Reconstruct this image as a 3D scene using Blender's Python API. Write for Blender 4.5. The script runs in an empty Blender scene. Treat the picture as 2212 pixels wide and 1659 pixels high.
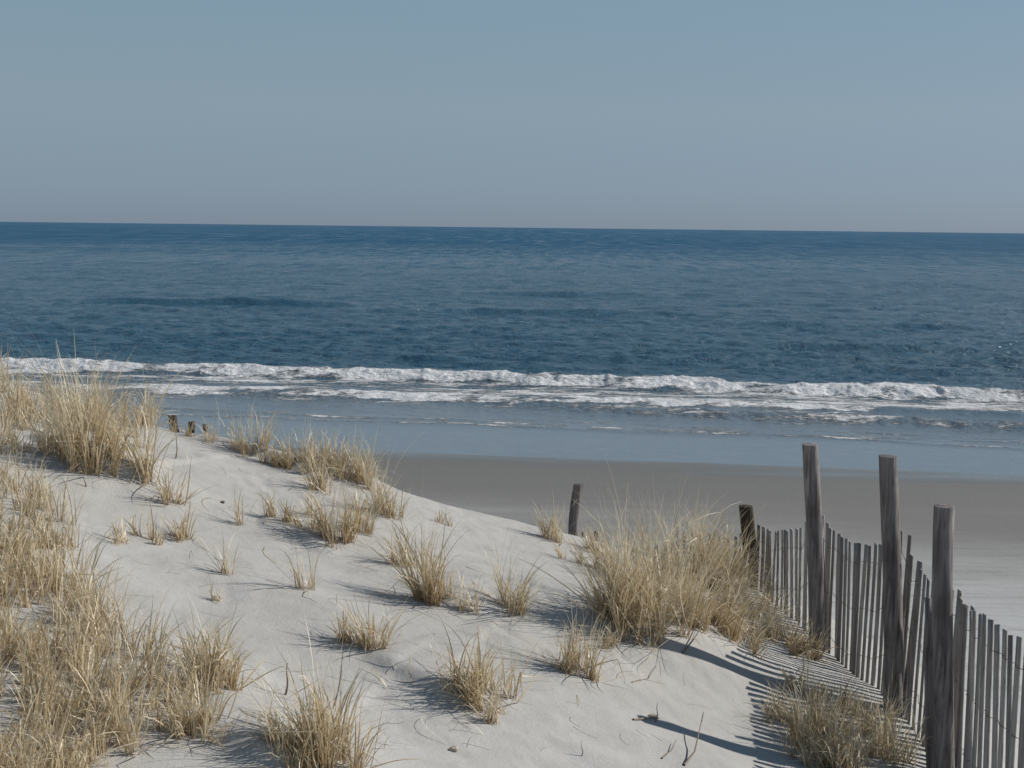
import bpy, math, random
import numpy as np
from mathutils import Matrix, Vector

# ------------------------------------------------------------------ camera
EYE = 5.0                                   # metres above the sea
SRCW, SRCH, FPX = 2212.0, 1659.0, 2670.0    # working picture units
cam_data = bpy.data.cameras.new("camera")
cam = bpy.data.objects.new("camera", cam_data)
bpy.context.scene.collection.objects.link(cam)
cam_data.sensor_width = 36.0
cam_data.lens = 36.0 * FPX / SRCW
cam_data.clip_start = 0.05
cam_data.clip_end = 80000.0
PITCH, ROLL = math.radians(7.22), math.radians(0.65)
CR = Matrix.Rotation(math.radians(90) - PITCH, 3, 'X') @ Matrix.Rotation(ROLL, 3, 'Z')
cam.matrix_world = Matrix.Translation((0, 0, EYE)) @ CR.to_4x4()
bpy.context.scene.camera = cam

# ------------------------------------------------------------------ sky and sun
SUN_AZ, SUN_EL = math.radians(75), math.radians(31.5)   # azimuth from +Y towards +X
world = bpy.data.worlds.new("World")
bpy.context.scene.world = world
world.use_nodes = True
wt = world.node_tree
for n in list(wt.nodes):
    wt.nodes.remove(n)
sky = wt.nodes.new('ShaderNodeTexSky')
sky.sky_type = 'NISHITA'
sky.sun_disc = False
sky.sun_elevation = SUN_EL
sky.sun_rotation = SUN_AZ
sky.altitude = 0
sky.air_density = 0.5
sky.dust_density = 1.0
sky.ozone_density = 6.0
bg = wt.nodes.new('ShaderNodeBackground')
bg.inputs['Strength'].default_value = 0.09
wo = wt.nodes.new('ShaderNodeOutputWorld')
# thin high haze: an even pale veil over the whole sky
veil = wt.nodes.new('ShaderNodeMix'); veil.data_type = 'RGBA'
veil.inputs[0].default_value = 0.75
tc_ = wt.nodes.new('ShaderNodeTexCoord'); sx_ = wt.nodes.new('ShaderNodeSeparateXYZ')
wt.links.new(tc_.outputs['Generated'], sx_.inputs[0])
rp_ = wt.nodes.new('ShaderNodeValToRGB')
wt.links.new(sx_.outputs['Z'], rp_.inputs[0])
cr_ = rp_.color_ramp
cr_.elements[0].position = 0.0; cr_.elements[0].color = (0.256, 0.318, 0.395, 1)
cr_.elements[1].position = 0.20; cr_.elements[1].color = (0.275, 0.420, 0.490, 1)
e_ = cr_.elements.new(0.09); e_.color = (0.322, 0.405, 0.430, 1)
e_ = cr_.elements.new(0.45); e_.color = (0.150, 0.250, 0.360, 1)
e_ = cr_.elements.new(1.0); e_.color = (0.075, 0.145, 0.250, 1)
vm_ = wt.nodes.new('ShaderNodeVectorMath'); vm_.operation = 'SCALE'; vm_.inputs['Scale'].default_value = 10.0
wt.links.new(rp_.outputs[0], vm_.inputs[0])
wt.links.new(vm_.outputs[0], veil.inputs[7])
wt.links.new(sky.outputs[0], veil.inputs[6])
wt.links.new(veil.outputs[2], bg.inputs[0])
wt.links.new(bg.outputs[0], wo.inputs[0])

sun_d = bpy.data.lights.new("sun", 'SUN')
sun_d.energy = 4.4
sun_d.angle = math.radians(0.5)
sun_d.color = (1.0, 0.95, 0.88)
sun = bpy.data.objects.new("sun", sun_d)
bpy.context.scene.collection.objects.link(sun)
SV = Vector((math.sin(SUN_AZ) * math.cos(SUN_EL), math.cos(SUN_AZ) * math.cos(SUN_EL), math.sin(SUN_EL)))
sun.rotation_euler = (-SV).to_track_quat('-Z', 'Y').to_euler()
sun.location = (30, 20, 30)

sc = bpy.context.scene
sc.render.engine = 'CYCLES'
sc.view_settings.view_transform = 'Standard'
sc.view_settings.look = 'None'
sc.view_settings.exposure = 0.0
sc.view_settings.gamma = 1.0
sc.cycles.max_bounces = 6
sc.cycles.transparent_max_bounces = 4
sc.cycles.use_denoising = True

COL = bpy.context.scene.collection
rnd = random.Random(11)
nr = np.random.RandomState(5)

# ------------------------------------------------------------------ helpers
def ray(sx, sy):
    """direction through a picture point, scaled to one metre of depth (y)"""
    d = CR @ Vector(((sx - SRCW / 2) / FPX, -(sy - SRCH / 2) / FPX, -1.0))
    return d.x / d.y, d.z / d.y

def at(sx, sy, depth):
    a, b = ray(sx, sy)
    return (a * depth, depth, EYE + b * depth)

def on_level(sx, sy, z=0.0):
    a, b = ray(sx, sy)
    d = (z - EYE) / b
    return (a * d, d)

_tab = np.random.RandomState(3).rand(256, 256)
def vnoise(x, y):
    xi = np.floor(x).astype(int); yi = np.floor(y).astype(int)
    fx = x - xi; fy = y - yi
    fx = fx * fx * (3 - 2 * fx); fy = fy * fy * (3 - 2 * fy)
    a = _tab[xi & 255, yi & 255]; b = _tab[(xi + 1) & 255, yi & 255]
    c = _tab[xi & 255, (yi + 1) & 255]; d = _tab[(xi + 1) & 255, (yi + 1) & 255]
    return (a * (1 - fx) + b * fx) * (1 - fy) + (c * (1 - fx) + d * fx) * fy
def fbm(x, y, o=4, g=0.5):
    s = 0.0; a = 1.0; t = 0.0
    for i in range(o):
        s = s + a * vnoise(x * 2 ** i + 17.3 * i, y * 2 ** i + 9.1 * i); t += a; a *= g
    return s / t - 0.5
def sstep(a, b, x):
    t = np.clip((x - a) / (b - a), 0, 1)
    return t * t * (3 - 2 * t)

def mesh_obj(name, verts, faces, mat, parent=None, attrs=None, smooth=False, loc=None):
    me = bpy.data.meshes.new(name)
    v = np.asarray(verts, dtype=np.float32).reshape(-1, 3)
    if loc is not None:
        v = v - np.asarray(loc, dtype=np.float32)
    f = np.asarray(faces, dtype=np.int32)
    me.vertices.add(len(v)); me.vertices.foreach_set('co', v.ravel())
    me.loops.add(f.size); me.loops.foreach_set('vertex_index', f.ravel())
    me.polygons.add(len(f))
    me.polygons.foreach_set('loop_start', np.arange(len(f), dtype=np.int32) * f.shape[1])
    me.polygons.foreach_set('loop_total', np.full(len(f), f.shape[1], dtype=np.int32))
    me.update(calc_edges=True)
    if smooth:
        me.polygons.foreach_set('use_smooth', np.ones(len(f), dtype=bool))
    for k, a in (attrs or {}).items():
        at_ = me.attributes.new(k, 'FLOAT', 'POINT')
        at_.data.foreach_set('value', np.asarray(a, dtype=np.float32).ravel())
    me.materials.append(mat)
    me.validate()
    o = bpy.data.objects.new(name, me)
    COL.objects.link(o)
    if loc is not None:
        o.location = loc
    if parent is not None:
        o.parent = parent
    return o

def grid_faces(nrow, ncol):
    i = np.arange(nrow - 1)[:, None] * ncol + np.arange(ncol - 1)[None, :]
    return np.stack([i, i + 1, i + ncol + 1, i + ncol], -1).reshape(-1, 4)

def tag(o, label=None, cat=None, group=None, kind=None):
    if label: o['label'] = label
    if cat: o['category'] = cat
    if group: o['group'] = group
    if kind: o['kind'] = kind
    return o

# ------------------------------------------------------------------ materials
class NT:
    def __init__(s, name):
        s.m = bpy.data.materials.new(name); s.m.use_nodes = True
        s.t = s.m.node_tree
        for n in list(s.t.nodes): s.t.nodes.remove(n)
        s.out = s.n('ShaderNodeOutputMaterial')
    def n(s, typ, **kw):
        x = s.t.nodes.new(typ)
        for k, v in kw.items(): setattr(x, k, v)
        return x
    def l(s, a, b): s.t.links.new(a, b)
    def setin(s, node, key, val):
        if hasattr(val, 'is_output') or isinstance(val, bpy.types.NodeSocket): s.l(val, node.inputs[key])
        else: node.inputs[key].default_value = val
    def math(s, op, a, b=0.0, clamp=False):
        x = s.n('ShaderNodeMath', operation=op); x.use_clamp = clamp
        s.setin(x, 0, a); s.setin(x, 1, b); return x.outputs[0]
    def noise(s, vec, scale, detail=4, rough=0.5, dist=0.0):
        x = s.n('ShaderNodeTexNoise'); s.l(vec, x.inputs['Vector'])
        x.inputs['Scale'].default_value = scale; x.inputs['Detail'].default_value = detail
        x.inputs['Roughness'].default_value = rough; x.inputs['Distortion'].default_value = dist
        return x.outputs['Fac']
    def maprange(s, v, a, b, c=0.0, d=1.0, smooth=False):
        x = s.n('ShaderNodeMapRange'); s.setin(x, 0, v)
        if smooth: x.interpolation_type = 'SMOOTHSTEP'
        for i, k in enumerate((a, b, c, d)): s.setin(x, i + 1, k)
        return x.outputs[0]
    def mix(s, f, a, b):
        x = s.n('ShaderNodeMix', data_type='RGBA')
        s.setin(x, 0, f)
        for i, v in ((6, a), (7, b)):
            if isinstance(v, tuple): x.inputs[i].default_value = (*v, 1)
            else: s.l(v, x.inputs[i])
        return x.outputs[2]
    def pos(s, scale=(1, 1, 1)):
        g = s.n('ShaderNodeNewGeometry'); mp = s.n('ShaderNodeMapping')
        s.l(g.outputs['Position'], mp.inputs[0]); mp.inputs['Scale'].default_value = scale
        return mp.outputs[0]
    def obj(s, scale=(1, 1, 1)):
        g = s.n('ShaderNodeTexCoord'); mp = s.n('ShaderNodeMapping')
        s.l(g.outputs['Object'], mp.inputs[0]); mp.inputs['Scale'].default_value = scale
        return mp.outputs[0]
    def attr(s, name):
        a = s.n('ShaderNodeAttribute'); a.attribute_name = name; return a.outputs['Fac']
    def bump(s, h, dist, strength=1.0, normal=None):
        b = s.n('ShaderNodeBump'); s.l(h, b.inputs['Height'])
        b.inputs['Distance'].default_value = dist; b.inputs['Strength'].default_value = strength
        if normal is not None: s.l(normal, b.inputs['Normal'])
        return b.outputs[0]
    def bsdf(s, color, rough, normal=None, ior=1.45, spec=0.5):
        p = s.n('ShaderNodeBsdfPrincipled')
        if isinstance(color, tuple): p.inputs['Base Color'].default_value = (*color, 1)
        else: s.l(color, p.inputs['Base Color'])
        s.setin(p, 'Roughness', rough); p.inputs['IOR'].default_value = ior
        s.setin(p, 'Specular IOR Level', spec)
        if normal is not None: s.l(normal, p.inputs['Normal'])
        return p

def m_dune():
    t = NT('dune_sand'); P = t.pos()
    big = t.noise(P, 0.9, 4, 0.55); fine = t.noise(P, 60, 3, 0.7); mid = t.noise(P, 7, 4, 0.6)
    c = t.mix(t.maprange(big, 0.35, 0.65), (0.385, 0.374, 0.352), (0.425, 0.415, 0.395))
    c = t.mix(t.maprange(mid, 0.42, 0.72), c, (0.365, 0.352, 0.33))
    c = t.mix(t.maprange(fine, 0.62, 0.8), c, (0.30, 0.27, 0.24))
    v = t.n('ShaderNodeTexVoronoi'); t.l(P, v.inputs['Vector']); v.inputs['Scale'].default_value = 22
    sp = t.math('LESS_THAN', v.outputs['Distance'], 0.075)
    sp = t.math('MULTIPLY', sp, t.math('GREATER_THAN', t.noise(P, 2.2, 2), 0.52))
    c = t.mix(t.math('MULTIPLY', sp, 0.6), c, (0.13, 0.10, 0.075))
    rp = t.n('ShaderNodeTexWave'); rp.wave_type = 'BANDS'; rp.bands_direction = 'DIAGONAL'
    t.l(t.pos((1.0, 0.55, 0.0)), rp.inputs[0]); rp.inputs['Scale'].default_value = 3.2
    rp.inputs['Distortion'].default_value = 7; rp.inputs['Detail'].default_value = 3; rp.inputs['Detail Scale'].default_value = 0.8
    rpm = t.math('MULTIPLY', rp.outputs['Fac'], t.maprange(t.noise(P, 0.7, 2), 0.45, 0.65))
    n = t.bump(rpm, 0.006, 0.5)
    n = t.bump(mid, 0.018, 0.5, n)
    n = t.bump(fine, 0.004, 0.6, n)
    p = t.bsdf(c, 0.95, n, spec=0.15)
    t.l(p.outputs[0], t.out.inputs[0]); return t.m

def m_beach():
    t = NT('beach_sand'); P = t.pos()
    wet = t.attr('height')
    nz = t.noise(t.pos((0.12, 0.5, 1)), 1.0, 5, 0.6)
    w2 = t.math('ADD', wet, t.math('MULTIPLY', t.math('SUBTRACT', nz, 0.5), 0.45))
    c = t.mix(t.maprange(w2, 0.05, 0.9, smooth=True), (0.155, 0.148, 0.135), (0.235, 0.225, 0.205))
    c = t.mix(t.maprange(w2, 0.35, 1.05, smooth=True), c, (0.52, 0.52, 0.505))
    st = t.noise(t.pos((0.5, 4.0, 1)), 1.5, 5, 0.65)
    c = t.mix(t.maprange(st, 0.5, 0.72, 0, 0.55), c, (0.18, 0.168, 0.15))
    sk = t.noise(t.pos((1.2, 6.0, 1)), 2.3, 5, 0.7)
    zone = t.maprange(w2, 0.85, 1.1)
    c = t.mix(t.math('MULTIPLY', t.maprange(sk, 0.63, 0.70), t.math('MULTIPLY', zone, 0.7)), c, (0.11, 0.085, 0.065))
    rough = t.maprange(w2, -0.02, 0.16, 0.10, 0.75)
    n = t.bump(t.noise(P, 9, 4, 0.6), 0.02, 0.4)
    sp = t.maprange(w2, 0.0, 0.9, 0.5, 0.1)
    p = t.bsdf(c, rough, n, spec=sp)
    t.l(p.outputs[0], t.out.inputs[0]); return t.m

def m_sea():
    t = NT('sea_water'); P = t.pos()
    foam = t.attr('foam'); shallow = t.attr('shallow')
    # whitewater pattern
    f1 = t.noise(t.pos((0.55, 1.6, 1.2)), 1.6, 6, 0.65, 0.6)
    f2 = t.noise(t.pos((1.0, 2.2, 1.5)), 6.0, 5, 0.65, 0.3)
    fp = t.math('ADD', t.math('MULTIPLY', f1, 0.6), t.math('MULTIPLY', f2, 0.4))
    fm = t.maprange(t.math('ADD', t.math('MULTIPLY', foam, 0.55), t.math('SUBTRACT', fp, 0.5)), 0.20, 0.32, 0, 1, True)
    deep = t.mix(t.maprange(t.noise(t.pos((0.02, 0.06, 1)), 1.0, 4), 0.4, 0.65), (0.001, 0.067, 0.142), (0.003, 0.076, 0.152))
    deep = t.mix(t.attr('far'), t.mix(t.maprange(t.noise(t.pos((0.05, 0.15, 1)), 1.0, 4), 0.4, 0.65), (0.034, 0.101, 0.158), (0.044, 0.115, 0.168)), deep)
    wc = t.mix(shallow, deep, (0.19, 0.225, 0.25))
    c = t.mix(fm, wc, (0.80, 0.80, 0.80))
    calm = t.math('SUBTRACT', 1.0, t.math('MULTIPLY', shallow, 0.93))
    s1 = t.noise(t.pos((0.55, 1.0, 1)), 1.1, 6, 0.68, 0.3)
    s2 = t.noise(t.pos((0.7, 1.0, 1)), 3.6, 5, 0.65, 0.4)
    s3 = t.noise(t.pos((0.3, 1.0, 1)), 0.16, 4, 0.6)
    h = t.math('ADD', t.math('MULTIPLY', s1, 0.34), t.math('MULTIPLY', s2, 0.22))
    h = t.math('ADD', h, t.math('MULTIPLY', s3, 0.22))
    h = t.math('MULTIPLY', h, calm)
    h = t.math('ADD', h, t.math('MULTIPLY', t.math('MULTIPLY', fp, fm), 0.25))
    n = t.bump(h, 1.0, 1.0)
    far = t.attr('far')
    gust = t.noise(t.pos((0.006, 0.03, 1)), 1.0, 5, 0.65, 0.5)
    rw = t.math('ADD', t.maprange(far, 0, 1, 0.15, 0.38), t.maprange(gust, 0.35, 0.65, -0.06, 0.06))
    gy = t.n('ShaderNodeSeparateXYZ'); gg = t.n('ShaderNodeNewGeometry'); t.l(gg.outputs['Position'], gy.inputs[0]); Yd = gy.outputs['Y']
    chop = 0.0
    for sx_, sy_, y0, y1, y2, y3 in ((0.9, 0.30, 35, 60, 110, 170), (0.42, 0.075, 100, 160, 280, 420), (0.16, 0.016, 260, 420, 900, 1400), (0.04, 0.0025, 900, 1400, 6000, 9000)):
        w_ = t.math('MULTIPLY', t.maprange(Yd, y0, y1), t.maprange(Yd, y2, y3, 1.0, 0.0))
        chop = t.math('ADD', chop, t.math('MULTIPLY', t.math('SUBTRACT', t.noise(t.pos((sx_, sy_, 0)), 1.0, 4, 0.7), 0.5), w_))
    rw = t.math('ADD', rw, t.math('MULTIPLY', chop, 1.1))
    rw = t.math('MAXIMUM', rw, 0.06)
    rough = t.math('MAXIMUM', rw, t.math('MULTIPLY', fm, 0.9))
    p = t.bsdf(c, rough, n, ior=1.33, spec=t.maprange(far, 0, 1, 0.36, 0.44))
    t.l(p.outputs[0], t.out.inputs[0]); return t.m

def m_wood(name, dark, light, scale=(22, 22, 1.6)):
    t = NT(name); P = t.obj(scale)
    a = t.noise(P, 1.5, 6, 0.65, 0.8); b = t.noise(t.obj((60, 60, 3)), 1.5, 4, 0.6)
    big = t.noise(t.obj(), 3.2, 3)
    oi = t.n('ShaderNodeObjectInfo')
    c = t.mix(t.maprange(a, 0.35, 0.68), dark, light)
    c = t.mix(t.maprange(b, 0.60, 0.72), c, tuple(x * 0.35 for x in dark))
    c = t.mix(t.maprange(big, 0.5, 0.75, 0, 0.7), c, tuple(x * 0.7 for x in (dark[0] * 1.15, dark[1], dark[2] * .85)))
    hsv = t.n('ShaderNodeHueSaturation'); t.l(c, hsv.inputs['Color'])
    t.l(t.maprange(oi.outputs['Random'], 0, 1, 0.72, 1.25), hsv.inputs['Value'])
    n = t.bump(a, 0.006, 0.8); n = t.bump(b, 0.003, 0.6, n)
    p = t.bsdf(hsv.outputs[0], 0.9, n, spec=0.15)
    t.l(p.outputs[0], t.out.inputs[0]); return t.m

def m_grass():
    t = NT('dry_grass')
    r = t.attr('tone'); v = t.attr('along')
    c = t.mix(t.maprange(r, 0.0, 0.4), (0.40, 0.295, 0.155), (0.62, 0.50, 0.31))
    c = t.mix(t.maprange(r, 0.4, 1.0), c, (0.84, 0.76, 0.59))
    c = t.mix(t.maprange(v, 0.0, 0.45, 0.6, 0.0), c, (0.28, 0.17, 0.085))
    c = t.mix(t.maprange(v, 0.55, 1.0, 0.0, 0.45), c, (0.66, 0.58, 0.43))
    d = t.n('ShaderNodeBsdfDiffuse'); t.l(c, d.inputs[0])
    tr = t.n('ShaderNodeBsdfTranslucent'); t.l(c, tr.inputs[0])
    g = t.n('ShaderNodeBsdfGlossy'); g.inputs['Roughness'].default_value = 0.45
    g.inputs[0].default_value = (1, 1, 1, 1)
    m1 = t.n('ShaderNodeMixShader'); m1.inputs[0].default_value = 0.36
    t.l(d.outputs[0], m1.inputs[1]); t.l(tr.outputs[0], m1.inputs[2])
    m2 = t.n('ShaderNodeMixShader'); m2.inputs[0].default_value = 0.05
    t.l(m1.outputs[0], m2.inputs[1]); t.l(g.outputs[0], m2.inputs[2])
    t.l(m2.outputs[0], t.out.inputs[0]); return t.m

def m_plain(name, col, rough=0.7, metal=0.0):
    t = NT(name)
    c = t.mix(t.maprange(t.noise(t.obj(), 30, 4), 0.35, 0.65), col, tuple(x * 0.6 for x in col))
    p = t.bsdf(c, rough); p.inputs['Metallic'].default_value = metal
    t.l(p.outputs[0], t.out.inputs[0]); return t.m

M_DUNE, M_BEACH, M_SEA, M_GRASS = m_dune(), m_beach(), m_sea(), m_grass()
M_POST = m_wood('weathered_post', (0.10, 0.088, 0.085), (0.33, 0.30, 0.29))
M_POST_DARK = m_wood('dark_post', (0.05, 0.038, 0.028), (0.13, 0.10, 0.075))
M_SLAT = m_wood('weathered_slat', (0.23, 0.21, 0.195), (0.46, 0.43, 0.395), (30, 30, 2.0))
M_WIRE = m_plain('rusty_wire', (0.10, 0.075, 0.06), 0.6, 0.5)
M_TWIG = m_plain('dry_twig', (0.26, 0.20, 0.145))
M_SHELL = m_plain('shell', (0.60, 0.50, 0.40))

# ------------------------------------------------------------------ the dune
sil = [(-900, 640), (-300, 740), (0, 822), (120, 860), (250, 885), (330, 908), (420, 933), (500, 958), (620, 992),
       (760, 1035), (880, 1080), (1000, 1108), (1100, 1140), (1250, 1180), (1400, 1225), (1560, 1285)]
CY = 8.7
cx_, cz_ = [], []
for sx, sy in sil:
    p = at(sx, sy, CY); cx_.append(p[0]); cz_.append(p[2])
cx_ += [2.05, 2.6, 3.4, 4.5, 6.0, 12]; cz_ += [2.30, 2.05, 1.62, 1.05, 0.4, -2.5]
cx_ = [-16, -9] + cx_; cz_ = [5.6, 4.95] + cz_

# hummocks under some of the tufts: (x, y, radius, height)
humps = []
scarps = []
def crest_y(x):
    return 8.75 + 0.25 * np.sin(x * 0.9 + 0.5) + 0.0 * x
def dune_z(x, y):
    x = np.asarray(x, dtype=float); y = np.asarray(y, dtype=float)
    z = np.zeros(np.broadcast(x, y).shape)
    for o in (-0.5, -0.25, 0, 0.25, 0.5):
        z = z + np.interp(x + o * 0.8, cx_, cz_) / 5
    near = np.clip(CY - y, 0, 20)
    z = z + 0.010 * near * (x < 99) - 0.0 * near
    k = sstep(8.7, 7.2, y)
    z = z + k * 0.16 * fbm(x * 0.55 + 3, y * 0.75 + 1, 2)
    z = z + 0.085 * k * fbm(x * 0.9 + y * 0.75 + 20, (y - 0.3 * x) * 1.7 + 7, 3) + 0.012 * fbm(x * 5, y * 5, 3)
    for hx, hy, r, h in humps:
        dx = x - hx; dy = y - hy
        z = z + h * np.exp(-(dx * dx / (1.7 * r * r) + dy * dy / (r * r)))
    for P_, hs in scarps:
        best = np.full(z.shape, 1e9); sg = np.zeros(z.shape); tt = np.zeros(z.shape)
        n_ = len(P_) - 1
        for i in range(n_):
            ax, ay = P_[i]; bx, by = P_[i + 1]
            ux, uy = bx - ax, by - ay; L2 = ux * ux + uy * uy
            t_ = np.clip(((x - ax) * ux + (y - ay) * uy) / L2, 0, 1)
            ddx = x - (ax + ux * t_); ddy = y - (ay + uy * t_)
            dd = np.hypot(ddx, ddy); cr = (ux * ddy - uy * ddx)
            up = dd < best
            best = np.where(up, dd, best); sg = np.where(up, np.sign(cr), sg); tt = np.where(up, (i + t_) / n_, tt)
        sd = best * sg
        env = np.sin(np.clip(tt, 0, 1) * math.pi) ** 0.5
        z = z + hs * env * sstep(-0.05, 0.05, sd) * np.exp(-np.maximum(sd, 0) / 0.7)
    # seaward fall beyond the crest
    t = y - crest_y(x)
    fall = np.where(t > 0, 0.55 * (np.sqrt(t * t + 0.10) - math.sqrt(0.10)), 0)
    z = z - fall - np.where(t > 0, 0.03 * t, 0)
    return z

def beach_u(x, y):
    return y + 0.14 * x
def beach_z(x, y):
    u = beach_u(x, y) - 27.0
    z = np.where(u < 0, -0.062 * u, -0.045 * u)
    z = np.where(u < -22, 0.062 * 22 + 0.02 * (-u - 22), z)
    z = np.maximum(z, -4)
    return z + 0.02 * fbm(x * 0.25, y * 0.6, 3) * sstep(1, -3, u)

# beach: one sheet of sand reaching far to both sides and below the water
def beach():
    ys = np.concatenate([np.linspace(-60, 0, 30), np.linspace(0.5, 32, 160), np.linspace(33, 90, 25)])
    xs = np.concatenate([np.linspace(-3000, -62, 20), np.linspace(-60, 60, 260), np.linspace(62, 3000, 20)])
    X, Y = np.meshgrid(xs, ys)
    Xc = np.clip(X, -60, 60)
    Z = beach_z(Xc, Y)
    o = mesh_obj('beach', np.stack([X, Y, Z], -1), grid_faces(*X.shape), M_BEACH, attrs={'height': Z}, smooth=True)
    tag(o, kind='structure')
beach()

# ------------------------------------------------------------------ the sea
def sea():
    pxr = np.concatenate([np.arange(300, 30, -0.33), np.arange(30, 3, -0.25)])      # pixels below the horizon, 1024 wide
    ys = (EYE * 1236.0) / pxr
    ys = np.concatenate([ys, np.geomspace(ys[-1] * 1.04, 40000, 40)])
    nc = 1000
    s = np.linspace(-1, 1, nc)
    X = s[None, :] * (ys[:, None] * 0.62 + 4); Y = np.repeat(ys[:, None], nc, 1)
    X[:, 0] = -40000; X[:, -1] = 40000
    dy = np.gradient(ys)[:, None]
    Z = np.zeros_like(X)
    # shore distance (0 at the water's edge)
    u = X * 0.14 + Y - 27.0
    inside = sstep(2.0, 22, u)
    # wind waves
    r = np.random.RandomState(21)
    warp = fbm(X * 0.05, Y * 0.08, 2)
    for i in range(80):
        lam = 0.45 * (6 / 0.45) ** r.rand()
        th = r.normal(0.0, 0.55) + 0.15
        k = 2 * math.pi / lam
        ph = r.rand() * 6.28
        fade = sstep(2.2, 5.0, lam / np.maximum(dy, 0.01))
        a = 0.0064 * lam ** 0.25
        w = np.sin(k * (X * math.sin(th) + Y * math.cos(th)) + ph + 3.0 * warp)
        Z += a * (w + 0.25 * w * w) * fade * inside
    Z += inside * 0.10 * fbm(X * 0.03, Y * 0.12, 3) * 2
    # larger swells farther out: (screen left, screen right, height, width)
    def line_y(pts, X):
        P = [on_level(*p) for p in pts]
        xs = [p[0] for p in P]; yy = [p[1] for p in P]
        sl0 = (yy[-1] - yy[0]) / (xs[-1] - xs[0])
        y = np.interp(X, xs, yy)
        y = np.where(X < xs[0], yy[0] + (X - xs[0]) * sl0, y)
        y = np.where(X > xs[-1], yy[-1] + (X - xs[-1]) * sl0, y)
        return y, xs[0], xs[-1]
    def swell(pts, h, w, taper):
        nonlocal Z
        y, x0, x1 = line_y(pts, X)
        d = Y - y + 0.8 * fbm(X * 0.15, X * 0 + 3, 2)
        e = sstep(x0 - taper, x0 + taper, X) * sstep(x1 + taper, x1 - taper, X)
        prof = np.where(d < 0, np.exp(-(d / (w * 0.45)) ** 2), np.exp(-(d / (w * 1.3)) ** 2))
        Z += e * h * prof * (0.8 + 0.5 * fbm(X * 0.1, Y * 0.05, 2) * 2)
    swell([(200, 655), (700, 662)], 0.60, 1.7, 5)
    swell([(700, 672), (1450, 680)], 0.20, 2.0, 8)
    swell([(170, 690), (260, 692)], 0.18, 1.4, 2)
    swell([(850, 780), (1000, 784)], 0.22, 1.0, 1.5)
    swell([(1000, 772), (1650, 792)], 0.12, 1.0, 4)
    swell([(1720, 752), (2000, 760)], 0.24, 1.3, 3)
    swell([(1820, 806), (2212, 815)], 0.18, 1.0, 3)
    swell([(950, 636), (1600, 640)], 0.25, 2.5, 8)
    swell([(1500, 700), (2212, 715)], 0.14, 2.0, 8)
    foam = np.zeros_like(X)
    # breakers
    def breaker(pts, h, front, foamy, x_from=-1e9, gaps=(), seed=0, back=1.6, taper=3.0):
        nonlocal Z, foam
        y, _, _ = line_y(pts, X)
        wob = 0.9 * fbm(X * 0.22 + seed, X * 0 + 1.7 + seed, 3) * 2 * 0.6 + 0.35 * fbm(X * 1.1 + seed, X * 0 + 4, 2)
        d = Y - (y + wob)
        hh = h * (0.9 + 0.30 * fbm(X * 0.5 + seed * 3, X * 0 + 2.2, 3) * 2 * 0.7) * sstep(x_from - taper, x_from + taper, X)
        prof = np.where(d < 0, sstep(-front, 0.0, d) ** 0.8, np.exp(-(d / back) ** 2))
        brk = np.ones_like(X)
        for gx0, gx1, amt in gaps:
            brk = brk * (1 - amt * sstep(gx0 - 0.4, gx0 + 0.4, X) * sstep(gx1 + 0.4, gx1 - 0.4, X))
        turb = 0.15 * fbm(X * 1.3 + seed, Y * 1.6, 4, 0.6) + 0.75 * fbm(X * 3.2 + seed, Y * 2.2, 4, 0.65)
        m = sstep(-front * 1.15, -front * 0.6, d) * sstep(0.5, 0.0, d)
        Z += hh * prof + hh * turb * m * brk
        fstr = m * foamy * brk * sstep(x_from - taper, x_from + taper, X)
        lace = sstep(-front * 2.6, -front * 1.0, d) * sstep(0.2, -0.3, d) * brk * sstep(x_from - taper, x_from + taper, X)
        foam[:] = np.maximum(foam, lace * foamy * (0.46 + 0.8 * fbm(X * 0.5 + seed, Y * 1.6, 4, 0.6)))
        foam[:] = np.maximum(foam, fstr * (0.72 + 0.9 * fbm(X * 0.9 + seed, Y * 1.3, 4, 0.6)))
    X18 = on_level(290, 800)[0]; X43 = on_level(430, 800)[0]
    breaker([(-600, 735), (0, 790), (300, 802), (800, 815), (1100, 828), (1500, 840), (1800, 850), (2212, 866)],
            0.26, 1.2, 1.0, gaps=((X18 + 0.5, X43 - 0.8, 0.45),), seed=1)
    breaker([(-300, 830), (300, 846), (850, 860), (1300, 876), (1800, 892), (2212, 905)],
            0.14, 1.0, 0.80, x_from=on_level(250, 840)[0], gaps=((on_level(1900, 900)[0], 99, 0.55),), seed=5, taper=1.5)
    breaker([(800, 868), (1300, 888), (1800, 908), (2212, 928)], 0.15, 0.9, 0.60, x_from=on_level(1180, 880)[0], seed=9, taper=2.0)
    # foamy water left between and behind the breakers
    yA, _, _ = line_y([(0, 790), (1100, 828), (2212, 866)], X)
    yB, _, _ = line_y([(0, 842), (1100, 868), (2212, 905)], X)
    between = sstep(0.3, -0.8, Y - yA) * sstep(-1.2, 0.4, Y - yB)
    foam = np.maximum(foam, between * (0.47 + 0.7 * fbm(X * 0.25, Y * 0.9, 4)))
    belt = sstep(1.8, 0.2, Y - yA) * sstep(-0.5, 0.5, Y - yA)
    foam = np.maximum(foam, belt * (0.30 + 0.5 * fbm(X * 0.5, Y * 1.2, 3)))
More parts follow.
